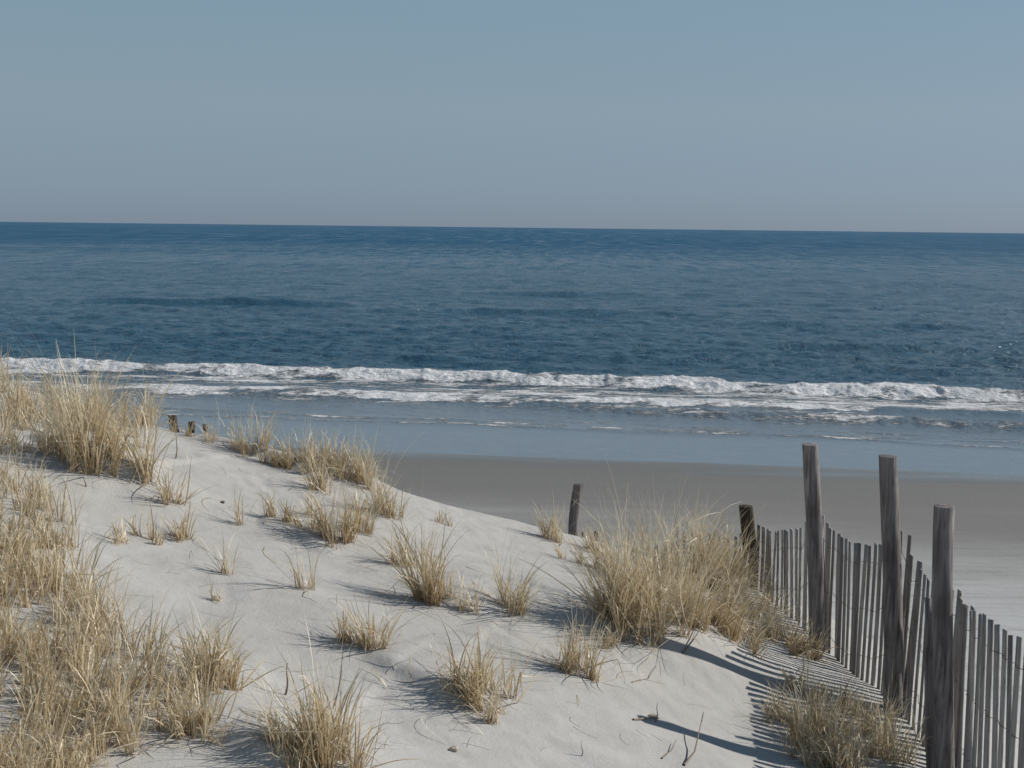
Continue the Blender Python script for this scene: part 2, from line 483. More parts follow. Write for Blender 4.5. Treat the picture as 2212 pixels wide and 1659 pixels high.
    # thin swash lines close to the beach
    for pts, a, w in (([(300, 895), (850, 914), (1300, 930), (1750, 946), (2212, 972)], 0.42, 0.2),
                      ([(850, 905), (1300, 918), (1750, 934), (2212, 955)], 0.36, 0.35),
                      ([(1300, 925), (2212, 962)], 0.42, 0.3)):
        y, _, _ = line_y(pts, X)
        wob = 0.7 * fbm(X * 0.35 + a * 9, X * 0 + 5, 4)
        d = Y - y - wob
        f = np.exp(-(d / w) ** 2)
        foam = np.maximum(foam, a * f * (1.0 + 0.9 * fbm(X * 0.8, Y * 2, 3)))
        Z += 0.025 * f
    # edge of the water: runs a little up the sand, unevenly
    e = 0.55 * fbm(X * 0.10 + 4, X * 0 + 8, 3)
    Z = Z + 0.03 * e * sstep(3, 0, u) + 0.012
    Z += 0.010 * sstep(0, 6, u) * fbm(X * 0.8, Y * 2.5, 3)
    shallow = sstep(16, 2.5, u + 2.5 * fbm(X * 0.15, Y * 0.4, 3))
    keep = Y.ravel() > 0
    o = mesh_obj('sea', np.stack([X, Y, Z], -1), grid_faces(*X.shape), M_SEA,
                 attrs={'foam': foam, 'shallow': shallow, 'far': sstep(45, 420, Y)}, smooth=True)
    tag(o, kind='structure')
sea()

# ------------------------------------------------------------------ grass
def blade_batch(n, length, spread, lean, r0, base_fn, width=0.0052, droop=0.6, up=0.8, curl=0.0, tone=(0.0, 1.0), seed=0):
    """n ribbon blades rooted inside radius r0; base_fn(x, y) gives ground height. Returns verts, faces, tone, along."""
    r = np.random.RandomState(seed)
    K = 7
    # the tuft is several little sheaves, each rising from its own tight base
    m = max(1, int(round(n / 16)))
    sa = r.rand(m) * 6.283; sr = r0 * np.sqrt(r.rand(m)) * (0.0 if m == 1 else 0.95)
    sh = 0.6 + 0.5 * r.rand(m); sl = r.normal(0, 0.10, (m, 2))
    w = r.randint(0, m, n)
    cxs = sr[w] * np.cos(sa[w]) * 1.25; cys = sr[w] * np.sin(sa[w])
    q = r.normal(0, 1, (n, 2)) * min(0.014, r0 * 0.35 + 0.003)
    bx = cxs + q[:, 0]; by = cys + q[:, 1]
    L = length * sh[w] * (0.35 + 0.8 * r.beta(2.2, 1.6, n))
    stub = r.rand(n) < 0.16
    L = np.where(stub, length * (0.15 + 0.25 * r.rand(n)), L)
    ang = np.where(r.rand(n) < 0.5, np.arctan2(cys, cxs + 1e-9), r.rand(n) * 6.283)
    az = ang + r.normal(0, 0.8, n)
    outw = np.hypot(cxs, cys) / max(r0, 1e-3)
    tilt = np.abs(r.normal(0, 1, n)) * 0.10 + spread * (0.15 + 0.35 * outw) * r.rand(n)
    fl = r.rand(n)
    tilt = np.where((fl < 0.05) & ~stub, 0.8 + 0.6 * r.rand(n), tilt)
    dx = np.sin(tilt) * np.cos(az) + lean[0] * (0.4 + r.rand(n)) + sl[w, 0]; dy = np.sin(tilt) * np.sin(az) + lean[1] * (0.4 + r.rand(n)) + sl[w, 1]; dz = np.cos(tilt)
    d = np.stack([dx, dy, dz], 1); d /= np.linalg.norm(d, axis=1)[:, None]
    dro = droop * r.beta(1.1, 2.2, n) * 2.0
    dro = np.where(stub, 0.1, dro)
    kink = (r.rand(n) < 0.30) & ~stub
    kseg = r.randint(2, 6, n)
    P = np.zeros((n, K, 3)); P[:, 0, 0] = bx; P[:, 0, 1] = by; P[:, 0, 2] = base_fn(bx, by) - 0.02
    cur = d.copy()
    wv = r.normal(0, 0.06, (n, 2))
    oc = np.cos(az); os_ = np.sin(az)
    for k in range(1, K):
        P[:, k] = P[:, k - 1] + cur * (L / (K - 1))[:, None]
        g = base_fn(P[:, k, 0], P[:, k, 1]) + 0.006
        low = P[:, k, 2] < g
        P[low, k, 2] = g[low]
        bend = max(0.0, (k - 1.5) / (K - 1.5))
        cur[:, 2] -= dro * bend * 0.55
        sw = spread * 0.34 * bend
        cur[:, 0] += wv[:, 0] + sw * oc * (0.3 + dro); cur[:, 1] += wv[:, 1] + sw * os_ * (0.3 + dro)
        kk = kink & (kseg == k)
        cur[kk, 2] -= 0.5 + 1.1 * r.rand(kk.sum()); cur[kk, 0] += r.normal(0, 0.7, kk.sum()); cur[kk, 1] += r.normal(0, 0.5, kk.sum())
        cur /= np.linalg.norm(cur, axis=1)[:, None]
    # side vector, horizontal-ish and random about the blade
    T = np.gradient(P, axis=1); T /= (np.linalg.norm(T, axis=2)[..., None] + 1e-9)
    a = r.rand(n) * math.pi
    A = np.stack([np.cos(a), np.sin(a), 0.15 * r.normal(0, 1, n)], 1)[:, None, :]
    S = np.cross(T, np.cross(A, T)); S /= (np.linalg.norm(S, axis=2)[..., None] + 1e-9)
    prof = np.array([0.8, 1.0, 1.0, 0.9, 0.75, 0.5, 0.1])[None, :, None]
    W = (width * (0.6 + 0.8 * r.rand(n)))[:, None, None] * prof * 0.5
    V = np.stack([P - S * W, P + S * W], 2)          # n,K,2,3
    idx = (np.arange(n)[:, None] * K + np.arange(K - 1)[None, :]) * 2
    F = np.stack([idx, idx + 1, idx + 3, idx + 2], -1).reshape(-1, 4)
    tn = tone[0] + (tone[1] - tone[0]) * r.rand(n) ** 1.1
    TN = np.repeat(tn, K * 2); AL = np.tile(np.repeat(np.linspace(0, 1, K), 2), n)
    return V.reshape(-1, 3), F, TN, AL

def join(parts):
    vs, fs, ts, als, off = [], [], [], [], 0
    for V, F, T, A in parts:
        vs.append(V); fs.append(F + off); ts.append(T); als.append(A); off += len(V)
    return np.concatenate(vs), np.concatenate(fs), np.concatenate(ts), np.concatenate(als)

def find_ground(sx, sy):
    """march the ray through a picture point until it meets the dune"""
    a, b = ray(sx, sy)
    ys = np.linspace(2.5, 14, 2400)
    z = dune_z(a * ys, ys)
    hit = np.nonzero(EYE + b * ys <= z)[0]
    if len(hit) == 0:
        # passes over the crest: put it just behind
        gap = (EYE + b * ys - z); i = int(np.argmin(gap[:2000]))
        return a * ys[i], ys[i], float(z[i]), False
    i = hit[0]
    return a * ys[i], ys[i], float(z[i]), True

gseed = [100]
def tuft_data(x, y, h, w, n, lean=(0, 0), **kw):
    gseed[0] += 1
    z0 = float(dune_z(x, y))
    fn = lambda px, py: dune_z(np.asarray(px) + x, np.asarray(py) + y) - z0
    kw.setdefault('spread', 0.75)
    return blade_batch(n, h * 1.12, kw.pop('spread'), lean, w, fn, seed=gseed[0], **kw), (x, y, z0)

def px_m(depth):
    return depth / FPX

# name of everything countable; label, sx, sy (base), height px, base half-width px, blades, lean x, options
TUFTS = [
 ("tall dense tuft of dry grass, largest on the left skyline of the dune", 185, 1008, 200, 42, 190, 0.00, {}),
 ("narrow grass tuft at the right foot of the tall left skyline tuft", 243, 1012, 110, 22, 60, 0.05, {}),
 ("upright sheaf of grass on the bare slope, right of the big left skyline tuft", 318, 1038, 150, 20, 75, 0.02, {}),
 ("short grass tuft below the upright sheaf, on the open upper slope", 372, 1088, 90, 18, 45, 0.05, {}),
 ("tiny stubby pair of cut-off stems beside the dark pebble", 516, 1132, 70, 14, 16, 0.0, {'droop': 0.2}),
 ("small fan of short stems on the upper slope, right of the dark pebble", 585, 1117, 70, 36, 42, 0.05, {'droop': 0.3}),
 ("sparse pale tuft, left one of the pair on the middle left slope", 328, 1168, 75, 28, 42, -0.02, {}),
 ("slim reddish tuft, right one of the pair on the middle left slope", 392, 1166, 90, 20, 46, 0.0, {'tone': (0.0, 0.6)}),
 ("few thin stems with one looped blade alone on the bare middle slope", 490, 1240, 95, 12, 16, 0.0, {}),
 ("sparse upright pale stems with a long curled blade lying left of them", 674, 1275, 100, 24, 22, 0.05, {'tone': (0.5, 1.0)}),
 ("leafy tuft with dark shadow on the sand below the row of crest tufts", 724, 1172, 150, 34, 110, 0.0, {}),
 ("bushy tuft against the right side of the leafy tuft under the crest", 775, 1148, 100, 22, 60, 0.04, {}),
 ("low dark bushy tuft left of the leafy tuft under the crest", 668, 1142, 60, 42, 60, -0.25, {'tone': (0.0, 0.6)}),
 ("isolated tuft on the crest just right of the three dark stubs", 545, 982, 95, 34, 85, 0.0, {}),
 ("first tuft of the crest row, left end, against the shallow water", 655, 1000, 85, 32, 70, 0.0, {}),
 ("second tuft of the crest row, thick and golden", 715, 1012, 100, 26, 75, 0.05, {}),
 ("rounded drooping tuft on the crest row with blades bent over", 790, 1048, 110, 28, 95, 0.02, {'droop': 1.1}),
 ("tuft spilling down the slope below the crest row's second tuft", 698, 1062, 95, 24, 65, -0.05, {}),
 ("tall tuft on the dune edge before the wet sand, right end of crest row", 826, 1112, 120, 22, 70, 0.02, {}),
 ("orange-brown stubble tuft at the right end of the crest row", 860, 1122, 70, 20, 45, 0.12, {'tone': (0.0, 0.45)}),
 ("small fallen wisp of grass on the crest between the row and the lone post", 958, 1130, 48, 14, 22, -0.25, {}),
 ("tall pale tuft in the middle of the slope with a narrow base", 924, 1298, 180, 24, 140, -0.08, {'spread': 0.85}),
 ("little slim tuft between the two pale tufts of the middle slope", 1010, 1318, 80, 12, 26, 0.02, {}),
 ("wide pale fan of grass right of the tall middle tuft", 1092, 1310, 118, 36, 90, 0.0, {'spread': 0.9}),
 ("golden stumpy tuft on the lower middle slope with long shadows to its left", 812, 1398, 120, 22, 75, 0.04, {}),
 ("low leaning stems just left of the golden stumpy tuft", 765, 1380, 75, 30, 38, -0.2, {}),
 ("big round bushy tuft at the centre of the lower slope", 1040, 1492, 135, 62, 190, 0.0, {'spread': 0.9}),
 ("tight little bundle of stems in front of the big round tuft", 1063, 1560, 80, 10, 32, 0.03, {'spread': 0.3, 'droop': 0.25}),
 ("open two-pronged tuft below the large golden mass, on the right slope", 1240, 1452, 140, 36, 105, 0.02, {}),
 ("very large fountain-shaped golden tuft, leftmost of the mass beside the fence", 1372, 1358, 220, 62, 420, -0.02, {'spread': 0.95}),
 ("tall tuft behind the fountain-shaped tuft, in the mass beside the fence", 1440, 1290, 190, 55, 240, 0.03, {}),
 ("upright tuft with the highest wisps, at the top of the mass by the fence", 1500, 1255, 170, 45, 230, 0.14, {'droop': 0.9}),
 ("tangled tuft next to the dark short post", 1565, 1275, 135, 48, 240, 0.28, {'droop': 1.1}),
 ("drooping tuft at the right foot of the golden mass beside the fence", 1530, 1345, 130, 50, 240, 0.32, {'droop': 1.2}),
 ("tangled tuft leaning on the first slats of the fence", 1615, 1330, 110, 50, 220, 0.35, {'droop': 1.2}),
 ("sandy tuft on the crest behind the fountain-shaped tuft", 1330, 1240, 90, 42, 110, -0.05, {}),
 ("loose tuft around the foot of the lone leaning post", 1208, 1172, 85, 26, 70, -0.02, {}),
 ("thin tuft just right of the lone leaning post, over two short stubs", 1290, 1196, 70, 26, 70, 0.10, {}),
 ("pale sparse tuft on the edge below the lone leaning post", 1245, 1215, 50, 26, 35, 0.0, {'tone': (0.5, 1)}),
 ("brown matted tuft at the foot of the tallest post", 1715, 1408, 72, 38, 170, 0.25, {'droop': 1.2, 'tone': (0, 0.7)}),
 ("matted tuft between the golden mass and the tallest post", 1660, 1372, 85, 46, 190, 0.30, {'droop': 1.2}),
 ("low tuft among the striped slat shadows, left end of the fence-foot row", 1690, 1560, 80, 44, 110, -0.05, {}),
 ("reddish tuft in the fence-foot row, before the middle tall post", 1790, 1590, 120, 48, 180, 0.0, {'droop': 0.9}),
 ("nearest tuft of the fence-foot row, at the bottom edge of the sand", 1840, 1668, 130, 48, 200, 0.0, {'droop': 0.9}),
 ("tuft of the fence-foot row caught between the two nearest posts", 1925, 1640, 130, 38, 150, 0.10, {}),
 ("sparse low tuft on the sand at the bottom, left of the fence-foot row", 1752, 1655, 85, 40, 90, -0.1, {}),
 ("wiry tuft at the base of the slats behind the fence-foot row", 1830, 1535, 80, 40, 110, 0.05, {}),
 ("big pale-tipped tuft at the bottom of the picture, left of centre", 715, 1650, 205, 48, 200, 0.02, {'spread': 0.8}),
 ("dark twiggy tuft at the bottom edge, against the left of the pale-tipped tuft", 648, 1640, 130, 50, 140, -0.15, {'tone': (0, 0.7)}),
 ("tuft drooping over the slope between the golden mass and the striped shadows", 1595, 1385, 100, 56, 200, 0.35, {'droop': 1.3}),
 ("middle tuft of the golden mass, right behind the fountain-shaped tuft's right side", 1462, 1338, 170, 50, 220, 0.05, {}),
 ("thick tuft of the golden mass just left of the dark short post", 1555, 1232, 130, 45, 180, 0.0, {}),
 ("small tuft in the striped shadows between the tallest post and fence-foot row", 1745, 1492, 70, 36, 90, 0.0, {'droop': 1.0}),
 ("dense reddish tuft, centre of the fence-foot row, leaning left", 1765, 1628, 130, 55, 200, -0.15, {'tone': (0, 0.7)}),
 ("tangle of grass between slats and the two nearest posts, lowest on the fence", 1890, 1592, 110, 40, 150, 0.05, {'droop': 1.0}),
 ("matted brown undergrowth tuft between the isolated crest tuft and the crest row", 612, 1004, 55, 36, 90, -0.1, {'droop': 1.2, 'tone': (0, 0.6)}),
 ("low tuft filling the gap between the first two tufts of the crest row", 684, 1012, 70, 30, 70, 0.0, {'droop': 0.9}),
 ("shaggy tuft between the golden crest tuft and the rounded drooping one", 752, 1032, 90, 30, 90, 0.05, {'droop': 0.9}),
 ("curled pale wisps growing on the crest right of the three dark stubs", 462, 950, 75, 18, 22, 0.15, {'droop': 1.0, 'tone': (0.5, 1)}),
 ("small wisp of grass hugging the three dark stubs", 396, 934, 42, 30, 34, 0.1, {'droop': 1.0}),
 ("low brown tuft at the left foot of the tall left skyline tuft", 130, 975, 90, 34, 90, 0.0, {'droop': 0.9}),
 ("sparse tuft at the far left edge of the middle slope, below the upper fringe", 120, 1180, 110, 34, 70, 0.0, {}),
 ("row-end tuft on the bare slope's top, between the left skyline mass and stubs", 330, 925, 70, 30, 60, 0.1, {'droop': 0.9}),
 ("tuft behind the tall left skyline tuft, tips against the surf", 215, 930, 110, 40, 90, 0.0, {}),
 ("leaning tuft on the left skyline, above the bare patch near the left edge", 70, 905, 110, 40, 90, -0.05, {}),
 ("faint thin tuft left of the pair on the middle left slope", 265, 1175, 70, 22, 26, 0.0, {'tone': (0.4, 1)}),
 ("sparse stems between the crest tufts and the small fan of short stems", 640, 1110, 60, 26, 28, -0.05, {}),
 ("spindly tuft of few blades under the looped-blade tuft, mid slope", 470, 1300, 60, 16, 10, 0.0, {'tone': (0.4, 1)}),
 ("short leaning blades just right of the tall middle tuft's foot", 975, 1292, 60, 16, 22, 0.2, {'droop': 1.1}),
 ("small low tuft between the two-pronged tuft and the golden mass", 1305, 1388, 60, 24, 34, 0.1, {'droop': 1.1}),
 ("scruffy low tuft above the tall middle tuft's left side, with long bent blades", 868, 1218, 95, 26, 50, -0.35, {'droop': 1.0}),
 ("golden tuft at the right edge of the lower left stand, stems showing", 462, 1482, 165, 34, 120, 0.10, {}),
 ("bright-bladed tuft at the foot of the lower left stand", 415, 1585, 120, 38, 120, 0.02, {'tone': (0.3, 1)}),
]
for (lb, sx, sy, hp, wp, n, ln, kw) in TUFTS:
    if hp >= 100 and sx < 1300 and sy > 1000:
        x, y, z, ok = find_ground(sx, sy)
        s = px_m(y)
        humps.append((x, y, 0.30, 0.035))
_mx = find_ground(1400, 1380); humps.append((_mx[0], _mx[1] + 0.15, 0.50, 0.20))
_sc = []
for line_, hs in (([(60, 940), (130, 968), (205, 1005), (270, 1025), (345, 1050)], 0.10), ([(400, 932), (470, 960), (550, 985), (620, 1005), (690, 1045)], 0.07),
                  ([(780, 1425), (860, 1462), (950, 1498), (1060, 1515)], 0.05), ([(700, 1200), (640, 1160), (560, 1140)][::-1], 0.04),
                  ([(420, 1590), (480, 1600), (560, 1640), (640, 1668)], 0.05), ([(860, 1250), (930, 1296), (1010, 1322), (1090, 1330)], 0.035)):
    _sc.append(([find_ground(a_, b_)[:2] for a_, b_ in line_], hs))
scarps += _sc
GR = 'tufts of dry beach grass on the dune'
for (lb, sx, sy, hp, wp, n, ln, kw) in TUFTS:
    x, y, z, ok = find_ground(sx, sy)
    s = px_m(y)
    (V, F, T, A), loc = tuft_data(x, y, hp * s * 1.12, wp * s * 1.1, int(n * 1.15), (ln, 0.0), **kw)
    parts = [(V, F, T * rnd.uniform(0.75, 1.0) + rnd.uniform(-0.1, 0.12), A)]
    # long fine whisps standing above the tuft
    (V2, F2, T2, A2), _ = tuft_data(x, y, hp * s * 1.5, wp * s * 0.9, max(4, n // 5), (ln, 0.0), width=0.0022, tone=(0.5, 1.0), spread=0.5)
    parts.append((V2, F2, T2, A2))
    # bent-down strands on the sand around it
    (V3, F3, T3, A3), _ = tuft_data(x, y, hp * s * 1.05, wp * s * 1.1, max(3, n // 8), (ln, 0.0), width=0.003, spread=2.4, droop=1.3)
    parts.append((V3, F3, T3, A3))
    if hp >= 75 and 400 < sx < 1350:
        (V4, F4, T4, A4), _ = tuft_data(x, y, hp * s * 1.5, wp * s * 1.2, max(4, n // 6), (-1.1, 0.1), width=0.0026, spread=0.6, droop=1.2, tone=(0.0, 0.8))
        parts.append((V4, F4, T4, A4))
    V, F, T, A = join(parts)
    o = mesh_obj('grass_tuft', V, F, M_GRASS, attrs={'tone': T, 'along': A}, loc=None)
    o.location = loc
    tag(o, lb, 'grass tuft', GR)

# dense stands nobody could count
def stand(name, pts, hrange, wpx, nb, label, seed, lean=0.03):
    r = random.Random(seed)
    parts = []; ox = oy = oz = None
    for (sx, sy) in pts:
        x, y, z, ok = find_ground(sx, sy)
        s = px_m(y)
        (V, F, T, A), loc = tuft_data(x, y, r.uniform(*hrange) * s, wpx * s, int(nb * r.uniform(0.6, 1.3)), (lean + r.uniform(-.08, .08), r.uniform(-.06, .06)),
                                      droop=r.uniform(0.3, 1.0), spread=0.9, width=0.0042)
        if ox is None: ox, oy, oz = loc
        V = V + np.array([x - ox, y - oy, loc[2] - oz])
        parts.append((V, F, T, A))
    V, F, T, A = join(parts)
    o = mesh_obj(name, V, F, M_GRASS, attrs={'tone': T, 'along': A})
    o.location = (ox, oy, oz)
    tag(o, label, 'grass', kind='stuff')

def in_poly(x, y, poly):
    c = False; j = len(poly) - 1
    for i in range(len(poly)):
        xi, yi = poly[i]; xj, yj = poly[j]
        if (yi > y) != (yj > y) and x < (xj - xi) * (y - yi) / (yj - yi) + xi: c = not c
        j = i
    return c
def scatter(poly, dist, seed):
    r = random.Random(seed); P = []
    x0 = min(p[0] for p in poly); x1 = max(p[0] for p in poly); y0 = min(p[1] for p in poly); y1 = max(p[1] for p in poly)
    for _ in range(6000):
        x = r.uniform(x0, x1); y = r.uniform(y0, y1)
        if in_poly(x, y, poly) and all((x - a) ** 2 + ((y - b) * 1.2) ** 2 > dist ** 2 for a, b in P): P.append((x, y))
    return P
def thin(P, seed):
    # drop patches so the sand shows between the tufts
    return [(a, b) for a, b in P if vnoise(np.array(a / 62.0 + seed), np.array(b / 50.0 + seed)) + 0.35 * vnoise(np.array(a / 23.0), np.array(b / 20.0 + seed)) > 0.56 - 0.0002 * (250 - a)]
lower = [(-160, 1200), (40, 1190), (130, 1215), (200, 1290), (262, 1400), (330, 1420), (440, 1425), (485, 1495), (360, 1570), (290, 1620), (250, 1740), (-160, 1760)]
stand('beach_grass', thin(scatter(lower, 22, 1), 4), (90, 185), 15, 22, 'dense stand of dry tan beach grass filling the lower left slope', 1)
mid = [(-120, 1040), (20, 1045), (120, 1085), (150, 1150), (90, 1190), (-120, 1200)]
stand('beach_grass', thin(scatter(mid, 25, 2), 7), (80, 140), 16, 26, 'strip of dry grass on the left slope between bare sand bands', 2)
upper = [(-120, 822), (30, 842), (110, 868), (170, 885), (335, 915), (325, 945), (290, 975), (180, 1000), (60, 975), (-120, 990)]
stand('beach_grass', thin(scatter(upper, 21, 3), 9), (70, 140), 17, 30, 'fringe of dry grass along the left skyline of the dune', 3)

# dead strands blown about on the bare sand
def litter():
    r = np.random.RandomState(77); V, F, T, A = [], [], [], []; off = 0
    bare = [(420, 960), (1000, 1130), (1280, 1240), (1300, 1400), (1480, 1420), (1560, 1560), (1300, 1650), (800, 1650), (520, 1650), (540, 1400), (280, 1180)]
    K = 9
    for (sx, sy) in scatter(bare, 32, 9)[:150]:
        x, y, z, ok = find_ground(sx, sy)
        L = 0.06 + 0.26 * r.rand() ** 1.6; a = r.normal(3.0, 0.9); cv = r.normal(0, 1.1); w = 0.0009 + 0.0010 * r.rand()
        lift = 0.05 * r.rand() ** 3
        px, py = x, y; ring = []
        for k in range(K):
            s_ = k / (K - 1)
            zz = float(dune_z(px, py)) + 0.003 + lift * math.sin(s_ * math.pi)
            wx, wy = -math.sin(a) * w, math.cos(a) * w
            ring += [(px - wx, py - wy, zz), (px + wx, py + wy, zz + 0.001)]
            px += math.cos(a) * L / (K - 1); py += math.sin(a) * L / (K - 1); a += cv / (K - 1)
        V += ring; T += [r.rand()] * (2 * K); A += [0.3 + 0.5 * r.rand()] * (2 * K)
        F += [(off + 2 * k, off + 2 * k + 1, off + 2 * k + 3, off + 2 * k + 2) for k in range(K - 1)]; off += 2 * K
    o = mesh_obj('dead_grass_litter', V, F, M_GRASS, attrs={'tone': T, 'along': A})
    tag(o, 'loose dead grass strands scattered over the bare sand', 'grass litter', kind='stuff')
litter()

# ------------------------------------------------------------------ wood: posts and slats
def log(name, base, top, r0, r1, mat, parent=None, seed=0, nside=20, nseg=26):
    """round post from base to top, uneven, with a sawn slightly domed top"""
    r = np.random.RandomState(seed)
    b = np.array(base); t = np.array(top); ax = t - b; L = np.linalg.norm(ax)
    v = []
    th = np.linspace(0, 2 * math.pi, nside, endpoint=False)
    off = r.rand() * 50
    for k in range(nseg + 1):
        s = k / nseg
        R = r0 + (r1 - r0) * s
        rr = R * (1 + 0.09 * fbm(np.cos(th) * 1.3 + off, np.sin(th) * 1.3 + s * L * 2.2 + off, 3) * 2)
        rr = rr * (1 - 0.05 * (np.sin(th * 2 + off) > 0.93))
        c = b + ax * s + np.array([0.012 * math.sin(s * 4 + off), 0.0, 0])
        for q in range(nside): v.append((c[0] + rr[q] * math.cos(th[q]), c[1] + rr[q] * math.sin(th[q]), c[2]))
    f = []
    for k in range(nseg):
        for q in range(nside):
            a = k * nside + q; d = k * nside + (q + 1) % nside
            f.append((a, d, d + nside, a + nside))
    # sawn top: its own ring of corners so the edge stays crisp
    c = t + np.array([0.012 * math.sin(4 + off), 0, 0]); n0 = len(v); tl = r.uniform(-.06, .06, 2)
    for sc_, up in ((1.0, 0.0), (0.55, 0.003), (0.02, 0.004)):
        for q in range(nside):
            p = v[nseg * nside + q]; ex, ey = p[0] - c[0], p[1] - c[1]
            v.append((c[0] + ex * sc_, c[1] + ey * sc_, c[2] + up + (0 if sc_ == 1.0 else tl[0] * ex * 0.3)))
    for k in range(2):
        for q in range(nside):
            a = n0 + k * nside + q; d = n0 + k * nside + (q + 1) % nside
            f.append((a, d, d + nside, a + nside))
    o = mesh_obj(name, v, f, mat, smooth=True, loc=tuple(b), parent=parent)
    return o

# fence: picture x, depth, ground contact height from the dune
POST = dict(
    A=((2043, 1093), (2037, 1640), 5.9, 0.050),
    B=((1921, 985), (1927, 1560), 6.85, 0.052),
    C=((1752, 960), (1764, 1430), 7.9, 0.053),
    D=((1612, 1093), (1621, 1300), 9.05, 0.053))
line = []          # fence line in plan (x, y) from near to far
for k in 'ABCD':
    (tx, ty), (bx, by), d, r = POST[k]
    p = at(bx, by, d); line.append((p[0], p[1]))
near_end = (2.16, 4.6)
plan = [near_end, (2.125, 5.3)] + [(x + 0.075, y) for x, y in line] + [(1.60, 9.55), (1.28, 9.75), (0.95, 9.85)]
fence = bpy.data.objects.new('sand_fence', None)
COL.objects.link(fence)
FB = (line[0][0], line[0][1], float(dune_z(*line[0])))
fence.location = FB
tag(fence, 'weathered grey slat and wire sand fence running down the right side, sagging between round posts', 'fence')
def frel(p): return (p[0] - FB[0], p[1] - FB[1], p[2] - FB[2])
i = 0
for k in 'ABCD':
    (tx, ty), (bx, by), d, r = POST[k]
    t = at(tx, ty, d); b = at(bx, by, d)
    # carry the axis on below the sand
    zb = float(dune_z(b[0], b[1])) - 0.25
    f = (t[2] - zb) / (t[2] - b[2])
    b = (t[0] + (b[0] - t[0]) * f, d, zb)
    o = log('post', frel(b), frel(t), r * 1.06, r * 0.96, M_POST_DARK if k == 'D' else M_POST, fence, seed=40 + i)
    i += 1
    if k == 'D': o['label'] = 'short dark brown post at the far end of the slats'
    if k == 'A': o['label'] = 'nearest post, thick and grey, beside a dark upright board'
    if k == 'C': o['label'] = 'tallest post, pale along its right edge'
# slat top heights along the picture
tops = [(1560, 1150), (1585, 1160), (1637, 1135), (1657, 1142), (1671, 1153), (1688, 1149), (1710, 1149), (1732, 1146), (1765, 1118), (1772, 1106), (1779, 1128), (1788, 1140),
        (1808, 1151), (1821, 1164), (1834, 1168), (1852, 1173), (1878, 1175), (1896, 1173), (1930, 1150), (1947, 1142), (1955, 1168), (1966, 1210),
        (1978, 1208), (1989, 1235), (2006, 1254), (2015, 1252), (2030, 1262), (2066, 1277), (2079, 1305), (2097, 1316), (2114, 1332), (2130, 1336), (2148, 1354),
        (2176, 1374), (2194, 1380), (2212, 1385), (2300, 1432), (2500, 1500)]
tX = [p[0] for p in tops]; tY = [p[1] for p in tops]
pl = [np.array(p) for p in plan]
seglen = [np.linalg.norm(pl[i + 1] - pl[i]) for i in range(len(pl) - 1)]
tot = sum(seglen)
def along(s):
    for i, L in enumerate(seglen):
        if s <= L or i == len(seglen) - 1:
            return pl[i] + (pl[i + 1] - pl[i]) * (s / L), (pl[i + 1] - pl[i]) / L
        s -= L
def to_screen(p):
    v = CR.transposed() @ (Vector(p) - Vector((0, 0, EYE)))
    return SRCW / 2 + FPX * v.x / -v.z, SRCH / 2 - FPX * v.y / -v.z
def slat(base, top, w, th, dirv, seed):
    r = random.Random(seed)
    b = np.array(base); t = np.array(top)
    nrm = np.array([-dirv[1], dirv[0], 0.0]); dv = np.array([dirv[0], dirv[1], 0.0])
    N = 8; v = []
    bow = r.uniform(-.012, .012); bw2 = r.uniform(-.01, .01)
    for k in range(N + 1):
        s = k / N
        c = b + (t - b) * s + dv * bow * math.sin(s * 3.1) + nrm * bw2 * math.sin(s * 3.1 + 1)
        ww = w * (1 + 0.05 * r.uniform(-1, 1)) / 2
        for a, q in ((-1, -1), (1, -1), (1, 1), (-1, 1)):
            e = np.array(c + dv * ww * a + nrm * th / 2 * q)
            if k == N: e = e + np.array([0, 0, a * topsl * w])
            v.append(e)
        topsl = r.uniform(-.18, .18) if k == N - 1 else 0
    f = [(0, 3, 2, 1)]
    for k in range(N):
        for q in range(4):
            a = k * 4 + q; d = k * 4 + (q + 1) % 4
            f.append((a, d, d + 4, a + 4))
    e = N * 4; f.append((e, e + 1, e + 2, e + 3))
    return mesh_obj('slat', v, f, M_SLAT, parent=fence, loc=tuple(b))
wire_pts = {0: [], 1: [], 2: [], 3: []}
s = 0.02; q = 0
while s < tot - 0.05:
    p, dv = along(s)
    scx, _ = to_screen((p[0], p[1], 3.0))
    ty = float(np.interp(scx, tX, tY)) + rnd.uniform(-2.5, 2.5)
    a, b = ray(scx, ty)
    ztop = EYE + b * p[1]
    zg = float(dune_z(p[0], p[1]))
    if p[1] > 9.2: ztop = min(ztop, 2.85 - 0.5 * max(0, p[1] - 9.2) - 0.3 * max(0, 1.5 - p[0]) + rnd.uniform(-.03, .03))
    zb = min(zg - 0.12, ztop - 0.3)
    ln = rnd.uniform(-.009, .009) + (0.05 * math.sin(s * 2.1))
    lx = rnd.uniform(-.012, .012)
    jit = rnd.uniform(-.008, .008)
    nrm = np.array([-dv[1], dv[0]])
    base = (p[0] + nrm[0] * jit, p[1] + nrm[1] * jit - ln, zb); top = (p[0] + nrm[0] * jit + lx, p[1] + ln, ztop)
    rot = rnd.uniform(-.08, .28)
    d2 = (dv[0] * math.cos(rot) - dv[1] * math.sin(rot), dv[0] * math.sin(rot) + dv[1] * math.cos(rot))
    slat(frel(base), frel(top), rnd.uniform(.028, .035), 0.008, d2, q)
    for wi, dz in enumerate((0.12, 0.42, 0.72, 1.02)):
        wire_pts[wi].append((p[0] + 0.0, p[1], ztop - dz))
    s += rnd.uniform(0.058, 0.066); q += 1
print('slats', q)

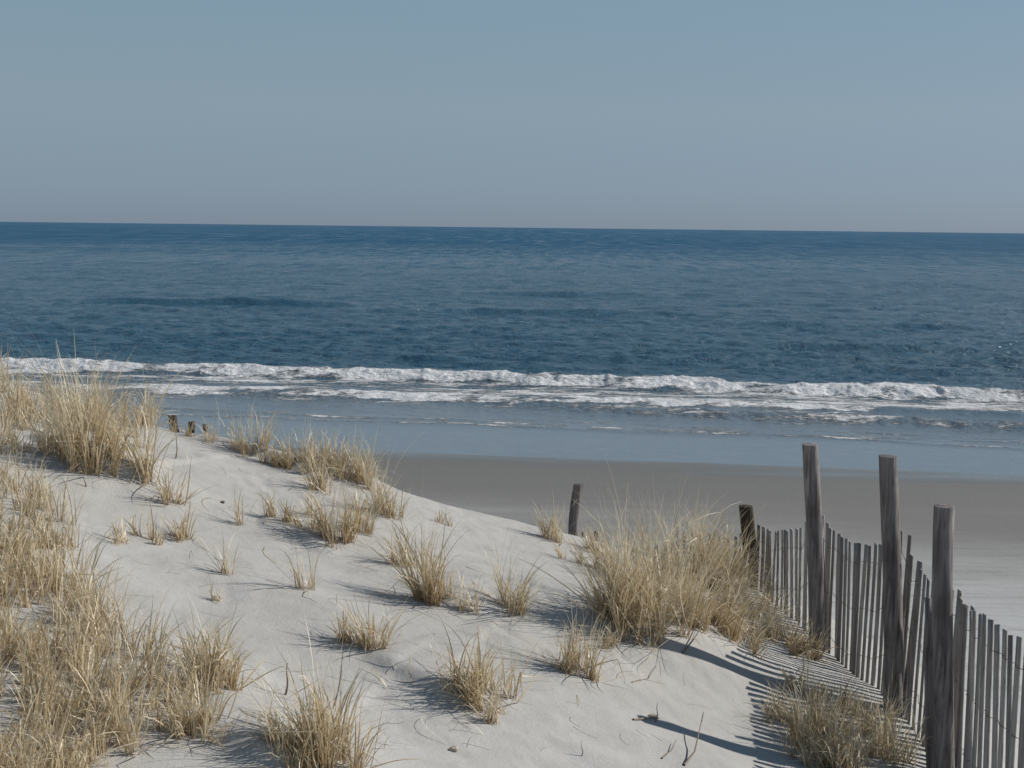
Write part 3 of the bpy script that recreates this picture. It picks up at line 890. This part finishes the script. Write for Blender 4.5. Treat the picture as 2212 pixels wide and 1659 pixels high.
def tube(name, pts, rad, mat, parent=None, loc=None, ns=5, taper=None):
    P = np.array(pts, dtype=float); n = len(P)
    T = np.gradient(P, axis=0); T /= (np.linalg.norm(T, axis=1)[:, None] + 1e-9)
    U = np.cross(T, np.array([0.13, 0.21, 0.97])); U /= (np.linalg.norm(U, axis=1)[:, None] + 1e-9)
    W = np.cross(T, U)
    v = []
    for k in range(n):
        R = rad if taper is None else rad * (1 + (taper - 1) * k / (n - 1))
        for j in range(ns):
            a = 2 * math.pi * j / ns
            v.append(P[k] + (U[k] * math.cos(a) + W[k] * math.sin(a)) * R)
    f = [(k * ns + j, k * ns + (j + 1) % ns, (k + 1) * ns + (j + 1) % ns, (k + 1) * ns + j) for k in range(n - 1) for j in range(ns)]
    return mesh_obj(name, v, f, mat, parent=parent, loc=loc, smooth=True)
for wi in range(4):
    pts = []
    for j, p in enumerate(wire_pts[wi]):
        sd = 0.010 if j % 2 else -0.010
        pts.append(frel((p[0] + sd, p[1], p[2] + 0.01 * math.sin(j))))
    # drop stretches that lie under the sand
    tube('wire', pts, 0.0016, M_WIRE, fence)
# a split board standing against the nearest post
bd = at(2010, 1292, 6.03); bb_ = at(2016, 1700, 6.03)
o = slat(frel(bb_), frel(bd), 0.062, 0.018, (0.9, 0.43), 991)
o.data.materials[0] = M_POST
o.name = 'board'

# lone leaning post on the crest and the buried stubs
def lone(name, topxy, botxy, depth, r, mat, label, cat, group=None, seed=0, squash=None):
    t = at(*topxy, depth); b = at(*botxy, depth)
    zb = min(float(dune_z(b[0], b[1])) - 0.1, b[2] - 0.02)
    f = (t[2] - zb) / (t[2] - b[2])
    bb = (t[0] + (b[0] - t[0]) * f, depth, zb)
    o = log(name, bb, t, r * 1.03, r * 0.97, mat, seed=seed, nside=14, nseg=12)
    tag(o, label, cat, group)
    return o
lone('wooden_post', (1249, 1046), (1239, 1170), 9.5, 0.039, M_POST, 'lone grey post leaning right on the dune crest, wet sand behind it', 'post', seed=3)
SG = 'buried post stubs on the dune crest'
lone('post_stub', (1257, 1150), (1256, 1172), 9.45, 0.012, M_POST_DARK, 'thin dark stub right beside the foot of the lone leaning post', 'stub', SG, 4)
lone('post_stub', (1284, 1149), (1285, 1175), 9.4, 0.016, M_POST_DARK, 'short dark stub farther right of the lone leaning post, in grass', 'stub', SG, 5)
lone('post_stub', (376, 898), (377, 930), 9.0, 0.032, M_POST_DARK, 'widest of the three dark stubs on the left crest, leftmost', 'stub', SG, 6)
lone('post_stub', (411, 911), (412, 941), 9.0, 0.026, M_POST_DARK, 'middle one of the three dark stubs on the left crest', 'stub', SG, 7)
lone('post_stub', (444, 917), (444, 950), 9.0, 0.017, M_POST_DARK, 'thinnest of the three dark stubs on the left crest, rightmost', 'stub', SG, 8)

# ------------------------------------------------------------------ the dune mesh itself
def dune():
    xs = np.concatenate([np.linspace(-16, -5, 40), np.linspace(-4.95, 3.4, 420), np.linspace(3.45, 12, 40)])
    ys = np.concatenate([np.linspace(-8, 3, 40), np.linspace(3.02, 9.8, 340), np.linspace(9.9, 24, 60)])
    X, Y = np.meshgrid(xs, ys)
    Z = dune_z(X, Y)
    # tuck the rim below the beach
    o = mesh_obj('sand_dune', np.stack([X, Y, Z], -1), grid_faces(*X.shape), M_DUNE, smooth=True)
    tag(o, kind='structure')
dune()

# ------------------------------------------------------------------ small things on the sand
def stick(name, pts, rad, mat, label, cat, group=None, lift=0.004):
    P = []
    for (sx, sy, dz) in pts:
        x, y, z, ok = find_ground(sx, sy); P.append((x, y, z + dz + lift))
    c = P[0]
    o = tube(name, [tuple(np.array(p) - np.array(c)) for p in P], rad, mat, taper=0.3)
    o.location = c
    tag(o, label, cat, group)
def upright(name, sx, sy, tipx, tipy, rad, label, cat, mat=None):
    x, y, z, ok = find_ground(sx, sy)
    t = at(tipx, tipy, y)
    P = [np.array((x, y, z - 0.02)) * (1 - k) + np.array(t) * k + np.array((0.008 * math.sin(k * 5), 0, 0)) for k in np.linspace(0, 1, 7)]
    o = tube(name, [p - P[0] for p in P], rad, mat or M_TWIG, taper=0.25)
    o.location = P[0]; tag(o, label, cat)
upright('stem', 612, 1500, 625, 1432, 0.006, 'single dark stem standing alone on the sand below the middle slope', 'stem')
upright('stem', 715, 1530, 750, 1390, 0.004, 'long slender dark stem rising behind the pale-tipped bottom tuft', 'stem')
upright('stem', 182, 1050, 184, 1030, 0.006, 'short dark stem on the sand under the tall left skyline tuft', 'stem')
upright('stem', 378, 990, 383, 925, 0.005, 'leaning stem on the bare slope below the three dark stubs', 'stem')
upright('stem', 1252, 1632, 1260, 1600, 0.003, 'tiny sprig standing alone on the smooth sand at the bottom', 'stem')
upright('stem', 700, 1185, 707, 1160, 0.004, 'small upright sprig on the sand right of the lone crest tuft', 'stem') if False else None
stick('twig', [(1368, 1556, 0), (1400, 1558, .01), (1425, 1553, .0)], 0.006, M_TWIG, 'dry twig lying on the sand beside the tip of the post shadow', 'twig')
upright('twig', 1412, 1558, 1424, 1518, 0.004, 'thin upright twig standing beside the tip of the post shadow', 'twig')
stick('twig', [(1478, 1655, 0), (1500, 1640, .03), (1518, 1585, .10)], 0.006, M_TWIG, 'bent brown twig sticking up near the bottom edge of the sand', 'twig')
stick('twig', [(1430, 1640, 0), (1450, 1628, .01), (1460, 1610, .02)], 0.004, M_TWIG, 'short twig on the sand left of the bent brown twig', 'twig')
stick('twig', [(1475, 1412, 0), (1500, 1395, .04), (1530, 1365, .10)], 0.006, M_TWIG, 'dark twig leaning at the lower edge of the golden grass mass', 'twig')
stick('twig', [(1365, 1475, 0), (1400, 1468, 0), (1418, 1440, .0)], 0.003, M_TWIG, 'thin curved strand lying on bare sand below the golden mass', 'twig')
def blob(name, sx, sy, r, mat, label, cat, flat=0.6):
    x, y, z, ok = find_ground(sx, sy)
    nu, nv = 12, 8; v = []; rr = np.random.RandomState(int(sx))
    for j in range(nv + 1):
        for i_ in range(nu):
            a = 2 * math.pi * i_ / nu; b_ = math.pi * j / nv
            R = r * (1 + 0.15 * math.sin(3 * a + j) + 0.1 * math.cos(2 * a))
            v.append((R * math.sin(b_) * math.cos(a), R * 0.8 * math.sin(b_) * math.sin(a), R * flat * math.cos(b_)))
    f = [(j * nu + i_, (j + 1) * nu + i_, (j + 1) * nu + (i_ + 1) % nu, j * nu + (i_ + 1) % nu) for j in range(nv) for i_ in range(nu)]
    o = mesh_obj(name, v, f, mat, smooth=True); o.location = (x, y, z + r * flat * 0.6)
    tag(o, label, cat)
blob('pebble', 481, 1087, 0.014, M_TWIG, 'small dark pebble on the bare upper slope', 'pebble')
blob('shell_fragment', 980, 1622, 0.018, M_SHELL, 'pale shell fragment on smooth sand at the bottom centre', 'shell')
blob('shell_fragment', 1410, 1550, 0.024, M_SHELL, 'buff shell fragment under the twig by the post shadow', 'shell', 0.4)
